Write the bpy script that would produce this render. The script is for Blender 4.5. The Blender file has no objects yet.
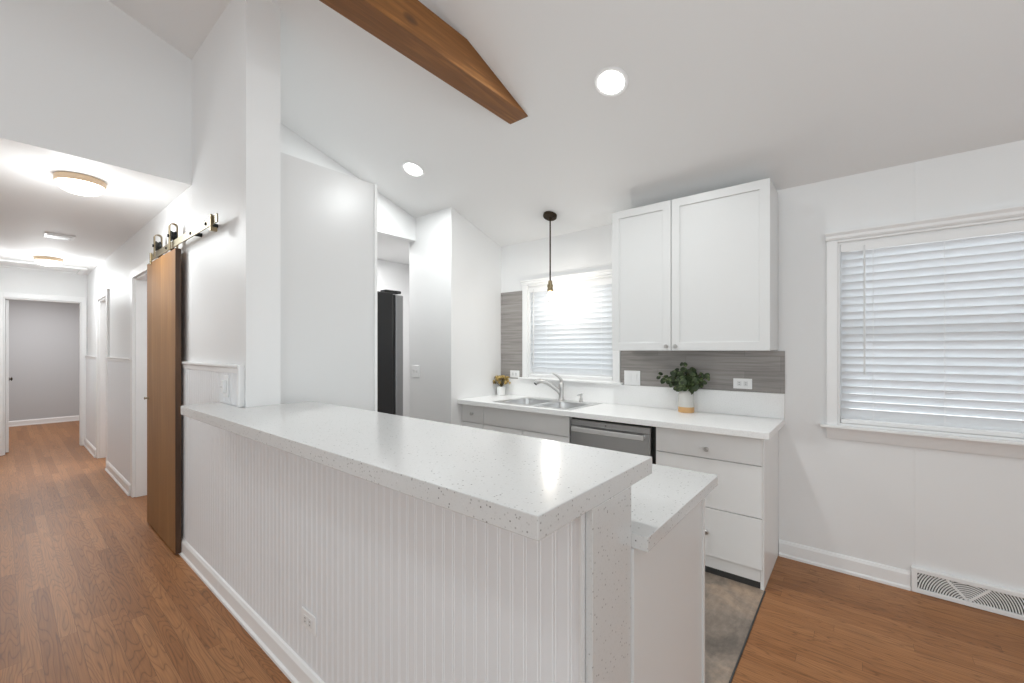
import bpy, bmesh, math, random
from mathutils import Vector, Matrix

SC = bpy.context.scene
COL = SC.collection
random.seed(7)

# ------------------------------------------------------------------ camera
F_PX = 421.0
YAW = math.atan(346.0 / 421.0)            # view axis measured from +X towards +Y
cam = bpy.data.objects.new('camera', bpy.data.cameras.new('camera'))
COL.objects.link(cam)
cam.location = (0, 0, 1.37)
cam.rotation_euler = (math.pi / 2, 0, YAW - math.pi / 2)
cam.data.sensor_width = 36.0
cam.data.lens = F_PX / 1024.0 * 36.0
cam.data.shift_y = 8.5 / 1024.0
cam.data.clip_start = 0.02
SC.camera = cam

# ------------------------------------------------------------------ world, big lights, exposure
w = bpy.data.worlds.new('world'); SC.world = w
w.use_nodes = True
w.node_tree.nodes['Background'].inputs['Color'].default_value = (0.92, 0.96, 1.0, 1)
w.node_tree.nodes['Background'].inputs['Strength'].default_value = 3.3
vs = SC.view_settings
vs.view_transform = 'Standard'; vs.look = 'None'; vs.gamma = 1.0; vs.use_curve_mapping = False
vs.exposure = 0.0
SC.cycles.max_bounces = 10
SC.cycles.diffuse_bounces = 6
SC.cycles.sample_clamp_indirect = 6.0


def area(name, loc, rot, sx, sy, watts, colour=(1, 1, 1)):
    l = bpy.data.lights.new(name, 'AREA'); l.shape = 'RECTANGLE'
    l.size, l.size_y, l.energy, l.color = sx, sy, watts, colour
    o = bpy.data.objects.new(name, l); COL.objects.link(o)
    o.location = loc; o.rotation_euler = rot
    return o


PI = math.pi
# added fill panels, as if from windows, behind and beside the camera
area('rear_fill', (-1.2, -3.42, 1.55), (PI / 2, 0, 0), 3.4, 1.9, 50, (0.86, 0.98, 1.03))
area('side_fill', (-5.6, -0.4, 1.55), (PI / 2, 0, -PI / 2), 3.2, 1.9, 74, (0.86, 0.98, 1.03))
# added upward fill that brightens the sloping ceiling
area('ceiling_bounce_fill', (0.1, -1.5, 1.0), (PI, 0, 0), 1.8, 1.8, 26, (0.87, 0.98, 1.03))
area('overhead_fill', (-1.0, 1.2, 3.6), (0, 0, 0), 0.5, 0.5, 15, (0.88, 0.98, 1.03))  # added overhead fill for the floor beside the bar, no fixture modelled


def point(name, loc, watts, radius, colour, parent=None, spot=None, rot=(0, 0, 0)):
    l = bpy.data.lights.new(name, 'SPOT' if spot else 'POINT')
    l.energy, l.shadow_soft_size, l.color = watts, radius, colour
    if spot:
        l.spot_size, l.spot_blend = spot
    o = bpy.data.objects.new(name, l); COL.objects.link(o)
    if parent:
        o.parent = parent
    o.location = loc; o.rotation_euler = rot
    return o


# ------------------------------------------------------------------ materials
def mat(name, colour, rough=0.5, metal=0.0, spec=0.5, emit=None, estr=0.0, coat=0.0):
    m = bpy.data.materials.new(name); m.use_nodes = True
    b = m.node_tree.nodes['Principled BSDF']
    b.inputs['Base Color'].default_value = (*colour, 1)
    b.inputs['Roughness'].default_value = rough
    b.inputs['Metallic'].default_value = metal
    b.inputs['Specular IOR Level'].default_value = spec
    b.inputs['Coat Weight'].default_value = coat
    if emit:
        b.inputs['Emission Color'].default_value = (*emit, 1)
        b.inputs['Emission Strength'].default_value = estr
    return m


class NT:
    """small helper for node trees"""
    def __init__(s, m):
        s.t = m.node_tree; s.b = s.t.nodes['Principled BSDF']

    def n(s, typ, **kw):
        nd = s.t.nodes.new(typ)
        for k, v in kw.items():
            if k in nd.inputs.keys():
                nd.inputs[k].default_value = v
            else:
                setattr(nd, k, v)
        return nd

    def l(s, a, b):
        s.t.links.new(a, b)

    def coord(s, scale=(1, 1, 1), rot=(0, 0, 0), loc=(0, 0, 0)):
        tc = s.n('ShaderNodeTexCoord'); mp = s.n('ShaderNodeMapping')
        mp.inputs['Scale'].default_value = scale
        mp.inputs['Rotation'].default_value = rot
        mp.inputs['Location'].default_value = loc
        s.l(tc.outputs['Object'], mp.inputs['Vector'])
        return mp.outputs['Vector']

    def ramp(s, fac, stops):
        r = s.n('ShaderNodeValToRGB'); e = r.color_ramp.elements
        while len(e) < len(stops):
            e.new(0.5)
        for el, (p, c) in zip(e, stops):
            el.position = p; el.color = (*c, 1) if len(c) == 3 else c
        s.l(fac, r.inputs['Fac'])
        return r.outputs['Color']

    def mix(s, fac, a, b, mode='MIX'):
        m = s.n('ShaderNodeMix', data_type='RGBA', blend_type=mode)
        for sock, v in ((m.inputs['Factor'], fac), (m.inputs[6], a), (m.inputs[7], b)):
            if hasattr(v, 'links') or hasattr(v, 'is_linked'):
                s.l(v, sock)
            elif isinstance(v, (int, float)):
                sock.default_value = v
            else:
                sock.default_value = (*v, 1)
        return m.outputs[2]

    def bump(s, h, strength=0.2, dist=0.002):
        b = s.n('ShaderNodeBump', Strength=strength, Distance=dist)
        s.l(h, b.inputs['Height']); s.l(b.outputs['Normal'], s.b.inputs['Normal'])


M = {}
M['wall'] = mat('wall_paint', (0.82, 0.82, 0.82), 0.45)
M['ceiling'] = mat('ceiling_paint', (0.84, 0.84, 0.84), 0.6)
M['trim'] = mat('trim_paint', (0.86, 0.86, 0.86), 0.35)
M['bead'] = mat('beadboard_paint', (0.80, 0.81, 0.825), 0.38)
M['cabinet'] = mat('cabinet_paint', (0.73, 0.73, 0.725), 0.35)
M['panel'] = mat('pale_grey_panel', (0.72, 0.72, 0.72), 0.3)
M['base_cabinet'] = mat('base_cabinet_laminate', (0.86, 0.86, 0.855), 0.32)
M['black'] = mat('black_rubber', (0.012, 0.012, 0.012), 0.5)
M['dark_slot'] = mat('dark_slot', (0.07, 0.07, 0.072), 0.7)
M['kick'] = mat('dark_vinyl_strip', (0.045, 0.045, 0.045), 0.5)
M['nickel'] = mat('brushed_nickel', (0.62, 0.61, 0.6), 0.28, 1.0)
M['steel'] = mat('stainless_steel', (0.52, 0.52, 0.525), 0.3, 1.0)
M['bright_steel'] = mat('polished_handle_steel', (0.80, 0.80, 0.80), 0.42, 0.85)
M['sink_steel'] = mat('sink_steel', (0.74, 0.74, 0.74), 0.33, 1.0)
M['fridge_black'] = mat('fridge_black', (0.012, 0.012, 0.013), 0.35)
M['fridge_door'] = mat('fridge_door_steel', (0.30, 0.30, 0.305), 0.4, 0.7)
M['plate'] = mat('plate_plastic', (0.86, 0.86, 0.86), 0.3)
M['receptacle'] = mat('receptacle_plastic', (0.74, 0.74, 0.74), 0.3)
M['brass'] = mat('aged_brass', (0.30, 0.24, 0.15), 0.38, 1.0)
M['rail'] = mat('champagne_rail', (0.36, 0.32, 0.235), 0.42, 1.0)
M['bronze'] = mat('dark_bronze', (0.05, 0.035, 0.022), 0.4, 0.9)
M['bolt'] = mat('black_bolt', (0.02, 0.02, 0.02), 0.45, 0.5)
M['bulb'] = mat('warm_bulb', (1, 0.9, 0.7), 0.2, emit=(1.0, 0.80, 0.50), estr=14)
M['led'] = mat('led_disc', (1, 1, 1), 0.4, emit=(1, 0.985, 0.96), estr=7)
M['dome'] = mat('glass_dome', (1, 1, 1), 0.3, emit=(1, 0.93, 0.82), estr=3.2)
M['dome_rim'] = mat('tan_lamp_rim', (0.62, 0.46, 0.31), 0.4)
M['slat'] = mat('blind_slat', (0.90, 0.91, 0.92), 0.4)
M['leaf'] = mat('eucalyptus_leaf', (0.05, 0.11, 0.03), 0.5)
M['stem'] = mat('plant_stem', (0.12, 0.09, 0.04), 0.6)
M['ceramic'] = mat('grey_ceramic', (0.60, 0.59, 0.56), 0.5)
M['terracotta'] = mat('tan_glaze', (0.62, 0.37, 0.16), 0.5)
M['bloom'] = mat('golden_blossom', (0.33, 0.22, 0.055), 0.6)
M['pot'] = mat('white_pot', (0.85, 0.85, 0.84), 0.4)
M['bedroom'] = mat('bedroom_wall_paint', (0.55, 0.56, 0.575), 0.55)

# slats let some daylight through
t = NT(M['slat'])
tr = t.n('ShaderNodeBsdfTranslucent'); tr.inputs['Color'].default_value = (0.85, 0.88, 0.9, 1)
mx = t.n('ShaderNodeMixShader'); mx.inputs['Fac'].default_value = 0.28
out = t.t.nodes['Material Output']
t.l(t.b.outputs[0], mx.inputs[1]); t.l(tr.outputs[0], mx.inputs[2]); t.l(mx.outputs[0], out.inputs['Surface'])

# leaf colour variation
t = NT(M['leaf'])
nz = t.n('ShaderNodeTexNoise', Scale=35.0)
t.l(t.coord(), nz.inputs['Vector'])
t.l(t.ramp(nz.outputs['Fac'], [(0.3, (0.010, 0.020, 0.006)), (0.55, (0.035, 0.060, 0.016)), (0.75, (0.20, 0.26, 0.11))]), t.b.inputs['Base Color'])
t = NT(M['bloom'])
nz = t.n('ShaderNodeTexNoise', Scale=60.0)
t.l(t.coord(), nz.inputs['Vector'])
t.l(t.ramp(nz.outputs['Fac'], [(0.3, (0.09, 0.08, 0.025)), (0.5, (0.42, 0.28, 0.07)), (0.7, (0.70, 0.52, 0.22))]), t.b.inputs['Base Color'])

# window glass: thin pane
M['glass'] = bpy.data.materials.new('window_glass'); M['glass'].use_nodes = True
nt = M['glass'].node_tree
nt.nodes.remove(nt.nodes['Principled BSDF'])
tp = nt.nodes.new('ShaderNodeBsdfTransparent'); gl = nt.nodes.new('ShaderNodeBsdfGlossy')
gl.inputs['Roughness'].default_value = 0.02
fr = nt.nodes.new('ShaderNodeFresnel'); fr.inputs['IOR'].default_value = 1.45
mx = nt.nodes.new('ShaderNodeMixShader')
nt.links.new(fr.outputs[0], mx.inputs[0]); nt.links.new(tp.outputs[0], mx.inputs[1]); nt.links.new(gl.outputs[0], mx.inputs[2])
nt.links.new(mx.outputs[0], nt.nodes['Material Output'].inputs['Surface'])


def quartz():
    m = mat('speckled_quartz', (0.86, 0.86, 0.855), 0.19, spec=0.5)
    t = NT(m)
    v = t.coord()
    base = (0.66, 0.66, 0.655)
    vo = t.n('ShaderNodeTexVoronoi', Scale=120.0); t.l(v, vo.inputs['Vector'])
    hsv = t.n('ShaderNodeSeparateColor'); t.l(vo.outputs['Color'], hsv.inputs[0])
    near = t.ramp(vo.outputs['Distance'], [(0.16, (1, 1, 1)), (0.30, (0, 0, 0))])
    pick = t.ramp(hsv.outputs[0], [(0.72, (0, 0, 0)), (0.74, (1, 1, 1))])
    msk = t.mix(1.0, near, pick, 'MULTIPLY')
    tone = t.ramp(hsv.outputs[1], [(0.0, (0.12, 0.115, 0.11)), (0.3, (0.32, 0.315, 0.305)), (0.75, (0.52, 0.515, 0.51)), (1.0, (0.80, 0.80, 0.80))])
    c1 = t.mix(msk, base, tone)
    vo2 = t.n('ShaderNodeTexVoronoi', Scale=290.0); t.l(v, vo2.inputs['Vector'])
    h2 = t.n('ShaderNodeSeparateColor'); t.l(vo2.outputs['Color'], h2.inputs[0])
    p2 = t.ramp(h2.outputs[0], [(0.86, (0, 0, 0)), (0.88, (0.25, 0.25, 0.25))])
    c2 = t.mix(p2, c1, (0.55, 0.54, 0.53))
    t.l(c2, t.b.inputs['Base Color'])
    return m


def laminate():
    m = mat('white_counter_laminate', (0.86, 0.86, 0.855), 0.3)
    t = NT(m)
    nz = t.n('ShaderNodeTexNoise', Scale=160.0, Detail=3.0); t.l(t.coord(), nz.inputs['Vector'])
    t.l(t.ramp(nz.outputs['Fac'], [(0.35, (0.86, 0.86, 0.855)), (0.5, (0.92, 0.92, 0.915))]), t.b.inputs['Base Color'])
    return m


def plank_floor(name='oak_floor'):
    m = mat(name, (0.3, 0.16, 0.09), 0.33, spec=0.3)
    t = NT(m)
    # planks run along world Y: rotate so that the brick rows follow Y
    row_h = 0.060
    tc0 = t.n('ShaderNodeTexCoord'); sx = t.n('ShaderNodeSeparateXYZ'); t.l(tc0.outputs['Object'], sx.inputs[0])
    dv = t.n('ShaderNodeMath', operation='DIVIDE'); dv.inputs[1].default_value = row_h; t.l(sx.outputs[0], dv.inputs[0])
    fl_ = t.n('ShaderNodeMath', operation='FLOOR'); t.l(dv.outputs[0], fl_.inputs[0])
    wn = t.n('ShaderNodeTexWhiteNoise', noise_dimensions='1D'); t.l(fl_.outputs[0], wn.inputs['W'])
    sh = t.n('ShaderNodeMath', operation='MULTIPLY_ADD'); sh.inputs[1].default_value = 5.0
    t.l(wn.outputs['Value'], sh.inputs[0]); t.l(sx.outputs[1], sh.inputs[2])
    cv = t.n('ShaderNodeCombineXYZ'); t.l(sh.outputs[0], cv.inputs[0]); t.l(sx.outputs[0], cv.inputs[1])
    v = cv.outputs[0]
    br = t.n('ShaderNodeTexBrick', offset=0.0, offset_frequency=2, squash=1.0)
    br.inputs['Scale'].default_value = 1.0
    br.inputs['Mortar Size'].default_value = 0.0006
    br.inputs['Mortar Smooth'].default_value = 0.2
    br.inputs['Brick Width'].default_value = 1.15
    br.inputs['Row Height'].default_value = 0.060
    br.inputs['Bias'].default_value = 0.0
    br.inputs['Color1'].default_value = (0, 0, 0, 1); br.inputs['Color2'].default_value = (1, 1, 1, 1)
    br.inputs['Mortar'].default_value = (0.5, 0.5, 0.5, 1)
    t.l(v, br.inputs['Vector'])
    # each plank shifts its own grain
    sep = t.n('ShaderNodeSeparateColor'); t.l(br.outputs['Color'], sep.inputs[0])
    comb = t.n('ShaderNodeCombineXYZ')
    ml = t.n('ShaderNodeMath', operation='MULTIPLY'); ml.inputs[1].default_value = 37.0
    t.l(sep.outputs[0], ml.inputs[0]); t.l(ml.outputs[0], comb.inputs[2])
    tc = t.n('ShaderNodeTexCoord')
    add = t.n('ShaderNodeVectorMath', operation='ADD')
    t.l(tc.outputs['Object'], add.inputs[0]); t.l(comb.outputs[0], add.inputs[1])
    mp = t.n('ShaderNodeMapping'); mp.inputs['Scale'].default_value = (9.0, 0.9, 1.0)
    t.l(add.outputs[0], mp.inputs['Vector'])
    # cathedral grain: contour lines of a stretched noise
    nz = t.n('ShaderNodeTexNoise', Scale=1.35, Detail=1.5); nz.inputs['Roughness'].default_value = 0.45
    t.l(mp.outputs[0], nz.inputs['Vector'])
    k = t.n('ShaderNodeMath', operation='MULTIPLY'); k.inputs[1].default_value = 21.0
    t.l(nz.outputs['Fac'], k.inputs[0])
    fr = t.n('ShaderNodeMath', operation='FRACT'); t.l(k.outputs[0], fr.inputs[0])
    grain = t.ramp(fr.outputs[0], [(0.0, (0.1, 0.07, 0.05)), (0.14, (0.8, 0.78, 0.76)), (0.6, (1, 1, 1)), (0.9, (0.75, 0.72, 0.70)), (1.0, (0.2, 0.16, 0.13))])
    # fine pores
    mp2 = t.n('ShaderNodeMapping'); mp2.inputs['Scale'].default_value = (160.0, 5.0, 1.0)
    t.l(add.outputs[0], mp2.inputs['Vector'])
    nz2 = t.n('ShaderNodeTexNoise', Scale=1.0, Detail=3.0); t.l(mp2.outputs[0], nz2.inputs['Vector'])
    pores = t.ramp(nz2.outputs['Fac'], [(0.35, (0.55, 0.55, 0.55)), (0.6, (1, 1, 1))])
    plank = t.ramp(sep.outputs[0], [(0.0, (0.32, 0.133, 0.047)), (0.5, (0.39, 0.170, 0.063)), (1.0, (0.45, 0.208, 0.083))])
    c = t.mix(0.46, plank, grain, 'MULTIPLY')
    c = t.mix(0.5, c, pores, 'MULTIPLY')
    c = t.mix(br.outputs['Fac'], c, (0.12, 0.055, 0.025))
    t.l(c, t.b.inputs['Base Color'])
    rg = t.n('ShaderNodeMapRange'); rg.inputs['To Min'].default_value = 0.36; rg.inputs['To Max'].default_value = 0.48
    t.l(nz2.outputs['Fac'], rg.inputs['Value']); t.l(rg.outputs[0], t.b.inputs['Roughness'])
    t.bump(t.mix(0.5, grain, pores, 'MULTIPLY'), 0.06, 0.001)
    return m


def stone_floor():
    m = mat('stone_look_vinyl', (0.25, 0.2, 0.17), 0.4)
    t = NT(m)
    v = t.coord()
    a = t.n('ShaderNodeTexNoise', Scale=3.2, Detail=6.0); a.inputs['Roughness'].default_value = 0.65; a.inputs['Distortion'].default_value = 0.6
    t.l(v, a.inputs['Vector'])
    b = t.n('ShaderNodeTexNoise', Scale=22.0, Detail=6.0); b.inputs['Roughness'].default_value = 0.7
    t.l(t.coord(scale=(0.6, 1.5, 1)), b.inputs['Vector'])
    c1 = t.ramp(a.outputs['Fac'], [(0.34, (0.15, 0.125, 0.105)), (0.5, (0.30, 0.245, 0.20)), (0.64, (0.46, 0.34, 0.25))])
    c2 = t.ramp(b.outputs['Fac'], [(0.3, (0.45, 0.43, 0.42)), (0.6, (1, 1, 1))])
    t.l(t.mix(0.55, c1, c2, 'MULTIPLY'), t.b.inputs['Base Color'])
    return m


def wood(name, stops, axis, scale=1.0, rough=0.4, rings=10.0, knots=False):
    m = mat(name, stops[0], rough)
    t = NT(m)
    st = [7.0 * scale] * 3; st[axis] = 0.55 * scale
    v = t.coord(scale=tuple(st))
    nz = t.n('ShaderNodeTexNoise', Scale=1.0, Detail=3.0); nz.inputs['Roughness'].default_value = 0.5
    nz.inputs['Distortion'].default_value = 0.5
    t.l(v, nz.inputs['Vector'])
    k = t.n('ShaderNodeMath', operation='MULTIPLY'); k.inputs[1].default_value = rings
    t.l(nz.outputs['Fac'], k.inputs[0])
    sn = t.n('ShaderNodeMath', operation='SINE'); t.l(k.outputs[0], sn.inputs[0])
    mr = t.n('ShaderNodeMapRange'); mr.inputs['From Min'].default_value = -1.0
    t.l(sn.outputs[0], mr.inputs['Value'])
    c = t.ramp(mr.outputs[0], [(0.0, stops[0]), (0.55, stops[1]), (1.0, stops[2])])
    st2 = [120.0] * 3; st2[axis] = 4.0
    nz2 = t.n('ShaderNodeTexNoise', Scale=1.0, Detail=2.0); t.l(t.coord(scale=tuple(st2)), nz2.inputs['Vector'])
    c = t.mix(0.35, c, t.ramp(nz2.outputs['Fac'], [(0.3, (0.5, 0.5, 0.5)), (0.6, (1, 1, 1))]), 'MULTIPLY')
    if knots:
        st3 = [6.5] * 3; st3[axis] = 3.2
        vo = t.n('ShaderNodeTexVoronoi', Scale=1.0); t.l(t.coord(scale=tuple(st3)), vo.inputs['Vector'])
        kn = t.ramp(vo.outputs['Distance'], [(0.05, (0.85, 0.85, 0.85)), (0.13, (0.5, 0.5, 0.5)), (0.17, (0, 0, 0))])
        c = t.mix(kn, c, (0.055, 0.020, 0.006))
    t.l(c, t.b.inputs['Base Color'])
    return m


def tile():
    m = mat('grey_striated_tile', (0.3, 0.28, 0.27), 0.35)
    t = NT(m)
    # rows lie along world Y, so map (y, z) into the brick plane
    tc = t.n('ShaderNodeTexCoord'); sp = t.n('ShaderNodeSeparateXYZ'); cb = t.n('ShaderNodeCombineXYZ')
    t.l(tc.outputs['Object'], sp.inputs[0])
    t.l(sp.outputs[1], cb.inputs[0]); t.l(sp.outputs[2], cb.inputs[1])
    br = t.n('ShaderNodeTexBrick', offset=0.35)
    br.inputs['Scale'].default_value = 1.0
    br.inputs['Mortar Size'].default_value = 0.0012
    br.inputs['Brick Width'].default_value = 0.61
    br.inputs['Row Height'].default_value = 0.102
    br.inputs['Color1'].default_value = (0.30, 0.28, 0.265, 1); br.inputs['Color2'].default_value = (0.37, 0.345, 0.33, 1)
    br.inputs['Mortar'].default_value = (0.24, 0.225, 0.215, 1)
    t.l(cb.outputs[0], br.inputs['Vector'])
    nz = t.n('ShaderNodeTexNoise', Scale=1.0, Detail=5.0); nz.inputs['Roughness'].default_value = 0.6
    t.l(t.coord(scale=(1, 3.0, 75.0)), nz.inputs['Vector'])
    s = t.ramp(nz.outputs['Fac'], [(0.3, (0.62, 0.61, 0.60)), (0.55, (0.95, 0.95, 0.95)), (0.75, (1.0, 1.0, 1.0))])
    t.l(t.mix(0.85, br.outputs['Color'], s, 'MULTIPLY'), t.b.inputs['Base Color'])
    return m


def seamed_wall(y0, pitch):
    """painted wall panelling with a shallow vertical joint every sheet width"""
    m = mat('wall_panel_paint', (0.82, 0.82, 0.82), 0.42)
    t = NT(m)
    tc = t.n('ShaderNodeTexCoord'); sp = t.n('ShaderNodeSeparateXYZ'); t.l(tc.outputs['Object'], sp.inputs[0])
    a = t.n('ShaderNodeMath', operation='SUBTRACT'); a.inputs[1].default_value = y0; t.l(sp.outputs[1], a.inputs[0])
    p = t.n('ShaderNodeMath', operation='PINGPONG'); p.inputs[1].default_value = pitch / 2; t.l(a.outputs[0], p.inputs[0])
    h = t.ramp(p.outputs[0], [(0.0, (0, 0, 0)), (0.006, (1, 1, 1))])
    t.bump(h, 0.35, 0.003)
    return m


M['quartz'] = quartz(); M['laminate'] = laminate(); M['oak'] = plank_floor(); M['stone'] = stone_floor(); M['tile'] = tile()
M['wall_seam'] = seamed_wall(-0.25, 1.22)
M['door_wood'] = wood('oak_door_veneer', [(0.245, 0.115, 0.036), (0.315, 0.158, 0.053), (0.38, 0.205, 0.075)], 2, 1.0, 0.55, 9.0)
M['door_edge'] = wood('dark_door_edge', [(0.05, 0.022, 0.009), (0.11, 0.05, 0.02), (0.16, 0.075, 0.03)], 2, 1.2, 0.45, 9.0)
M['beam'] = wood('stained_beam_wood', [(0.20, 0.075, 0.014), (0.33, 0.135, 0.030), (0.45, 0.205, 0.055)], 0, 2.6, 0.62, 9.0, True)


# ------------------------------------------------------------------ mesh building
class MB:
    def __init__(s):
        s.bm = bmesh.new()

    def face(s, pts):
        return s.bm.faces.new([s.bm.verts.new(p) for p in pts])

    def box(s, x0, x1, y0, y1, z0, z1):
        v = [s.bm.verts.new((x, y, z)) for z in (z0, z1) for y in (y0, y1) for x in (x0, x1)]
        for f in ((0, 2, 3, 1), (4, 5, 7, 6), (0, 1, 5, 4), (2, 6, 7, 3), (0, 4, 6, 2), (1, 3, 7, 5)):
            s.bm.faces.new([v[i] for i in f])
        return s

    def prism(s, pts, axis, a0, a1):
        """pts: 2-D outline. axis 'x': (y,z); 'y': (x,z); 'z': (x,y)"""
        def P(p, a):
            return {'x': (a, p[0], p[1]), 'y': (p[0], a, p[1]), 'z': (p[0], p[1], a)}[axis]
        A = [s.bm.verts.new(P(p, a0)) for p in pts]; B = [s.bm.verts.new(P(p, a1)) for p in pts]
        s.bm.faces.new(A); s.bm.faces.new(B[::-1])
        n = len(pts)
        for i in range(n):
            j = (i + 1) % n
            s.bm.faces.new((A[i], B[i], B[j], A[j]))
        return s

    def grid(s, axis, a0, a1, rect, holes):
        """slab normal to axis between a0 and a1 with rectangular holes (u0,u1,v0,v1)"""
        us = sorted({rect[0], rect[1], *[h[i] for h in holes for i in (0, 1)]})
        vv = sorted({rect[2], rect[3], *[h[i] for h in holes for i in (2, 3)]})
        us = [u for u in us if rect[0] <= u <= rect[1]]; vv = [v for v in vv if rect[2] <= v <= rect[3]]
        vt = {}

        def V(i, j, k):
            key = (i, j, k)
            if key not in vt:
                u, v, a = us[i], vv[j], (a0, a1)[k]
                vt[key] = s.bm.verts.new({'x': (a, u, v), 'y': (u, a, v), 'z': (u, v, a)}[axis])
            return vt[key]

        def solid(i, j):
            if i < 0 or j < 0 or i >= len(us) - 1 or j >= len(vv) - 1:
                return False
            u, v = (us[i] + us[i + 1]) / 2, (vv[j] + vv[j + 1]) / 2
            return not any(h[0] < u < h[1] and h[2] < v < h[3] for h in holes)
        for i in range(len(us) - 1):
            for j in range(len(vv) - 1):
                if not solid(i, j):
                    continue
                for k in (0, 1):
                    s.bm.faces.new((V(i, j, k), V(i + 1, j, k), V(i + 1, j + 1, k), V(i, j + 1, k)))
                for di, dj, p, q in ((-1, 0, (i, j), (i, j + 1)), (1, 0, (i + 1, j), (i + 1, j + 1)), (0, -1, (i, j), (i + 1, j)), (0, 1, (i, j + 1), (i + 1, j + 1))):
                    if not solid(i + di, j + dj):
                        s.bm.faces.new((V(*p, 0), V(*q, 0), V(*q, 1), V(*p, 1)))
        return s

    def lathe(s, prof, c=(0, 0, 0), n=32, axis='z', cap=True):
        """prof: (radius, height) pairs around an axis through c"""
        def P(r, h, a):
            u, v = r * math.cos(a), r * math.sin(a)
            p = {'z': (u, v, h), 'x': (h, u, v), 'y': (u, h, v)}[axis]
            return (p[0] + c[0], p[1] + c[1], p[2] + c[2])
        rings = []
        for r, h in prof:
            rings.append([s.bm.verts.new(P(r, h, 2 * PI * i / n)) for i in range(n)] if r > 1e-6 else [s.bm.verts.new(P(0, h, 0))])
        for A, B in zip(rings, rings[1:]):
            for i in range(n):
                j = (i + 1) % n
                a = [A[i], A[j]] if len(A) > 1 else [A[0]]
                b = [B[j], B[i]] if len(B) > 1 else [B[0]]
                if len(a) + len(b) > 2:
                    s.bm.faces.new(a + b)
        if cap:
            for R in (rings[0], rings[-1]):
                if len(R) > 1:
                    s.bm.faces.new(R)
        return s

    def tube(s, pts, rad, n=12, flat=1.0):
        """swept circle through points; rad a number or one per point"""
        pts = [Vector(p) for p in pts]
        if isinstance(rad, (int, float)):
            rad = [rad] * len(pts)
        rings = []; up = None
        for i, p in enumerate(pts):
            d = (pts[min(i + 1, len(pts) - 1)] - pts[max(i - 1, 0)]).normalized()
            if up is None:
                up = Vector((0, 0, 1)) if abs(d.z) < 0.9 else Vector((1, 0, 0))
            a = d.cross(up).normalized(); b = a.cross(d).normalized(); up = b
            rings.append([s.bm.verts.new(p + rad[i] * (math.cos(2 * PI * k / n) * a + flat * math.sin(2 * PI * k / n) * b)) for k in range(n)])
        for A, B in zip(rings, rings[1:]):
            for k in range(n):
                s.bm.faces.new((A[k], A[(k + 1) % n], B[(k + 1) % n], B[k]))
        s.bm.faces.new(rings[0][::-1]); s.bm.faces.new(rings[-1])
        return s

    def build(s, name, m, parent=None, bevel=0.0, smooth=False, local=False, seg=2):
        bmesh.ops.recalc_face_normals(s.bm, faces=s.bm.faces[:])
        me = bpy.data.meshes.new(name)
        if parent is not None and not local:
            o = parent; off = Vector((0, 0, 0))
            while o is not None:
                off += o.location; o = o.parent
            bmesh.ops.translate(s.bm, verts=s.bm.verts[:], vec=-off)
        s.bm.to_mesh(me); s.bm.free()
        ob = bpy.data.objects.new(name, me); COL.objects.link(ob)
        me.materials.append(m)
        if parent is not None:
            ob.parent = parent
        if bevel:
            b = ob.modifiers.new('bevel', 'BEVEL'); b.width = bevel; b.segments = seg; b.limit_method = 'ANGLE'; b.angle_limit = 0.7
        if smooth:
            for p in me.polygons:
                p.use_smooth = True
            try:
                me.set_sharp_from_angle(angle=0.7)
            except Exception:
                pass
        return ob


def box(x0, x1, y0, y1, z0, z1):
    return MB().box(x0, x1, y0, y1, z0, z1)


def tag(o, label, cat, group=None):
    o['label'] = label; o['category'] = cat
    if group:
        o['group'] = group
    return o


def thing(name, loc, label, cat, group=None, rot=(0, 0, 0)):
    o = bpy.data.objects.new(name, None); COL.objects.link(o)
    o.empty_display_size = 0.1
    o.location = loc; o.rotation_euler = rot
    return tag(o, label, cat, group)


def struct(o):
    o['kind'] = 'structure'
    return o


# ------------------------------------------------------------------ shell
XW = 3.31                                   # window wall
YB = 2.862                                  # stub wall at the far end of the counter
YH = 3.38                                   # wall line over the hall mouth
XH = 0.80                                   # hall side of the partition wall
ZH = 2.454                                  # flat hall ceiling
XR, XL = -1.2, -5.71                        # ridge, far living room wall


def zc(x):
    return 2.44 + (XW - x) / 3.0 if x >= XR else 2.44 + (x - XL) / 3.0


struct(MB().grid('z', -0.08, 0.0, (-5.85, 3.45, -3.6, 12.0), [(0.99, 3.45, 0.41, YH + 1.05)]).build('floor', M['oak']))
struct(box(0.99, 3.45, 0.41, YH + 1.05, -0.08, 0.001).build('floor_kitchen', M['stone']))
struct(box(1.6, 2.755, 0.403, 0.411, 0.001, 0.005).build('trim_7', M['kick'], bevel=0.002))

struct(MB().prism([(3.45, zc(3.45)), (XR, zc(XR)), (XL - 0.1, zc(XL)), (XL - 0.1, zc(XL) + 0.12), (XR, zc(XR) + 0.14), (3.45, zc(3.45) + 0.14)], 'y', -3.6, YH + 0.1).build('ceiling', M['ceiling']))

W1 = (1.60, 2.515, 1.10, 1.995)                # window over the sink (y0,y1,z0,z1)
W2 = (-1.42, 0.098, 0.905, 2.035)            # window of the dining side
struct(MB().grid('x', XW, XW + 0.14, (-3.6, YB, 0, 2.44), [W1, W2]).build('wall_window', M['wall_seam']))
struct(MB().prism([(2.612, 0), (3.45, 0), (3.45, zc(3.45)), (2.612, zc(2.612))], 'y', YB, YH + 0.1).build('wall_back', M['wall']))
# wall over the hall mouth and the kitchen nook
struct(MB().prism([(-0.38, 0), (XL, 0), (XL, zc(XL)), (XR, zc(XR)), (2.612, zc(2.612)), (2.612, 2.45), (0.967, 2.45), (0.967, ZH), (-0.38, ZH)], 'y', YH, YH + 0.1).build('wall_header', M['wall']))
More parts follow.
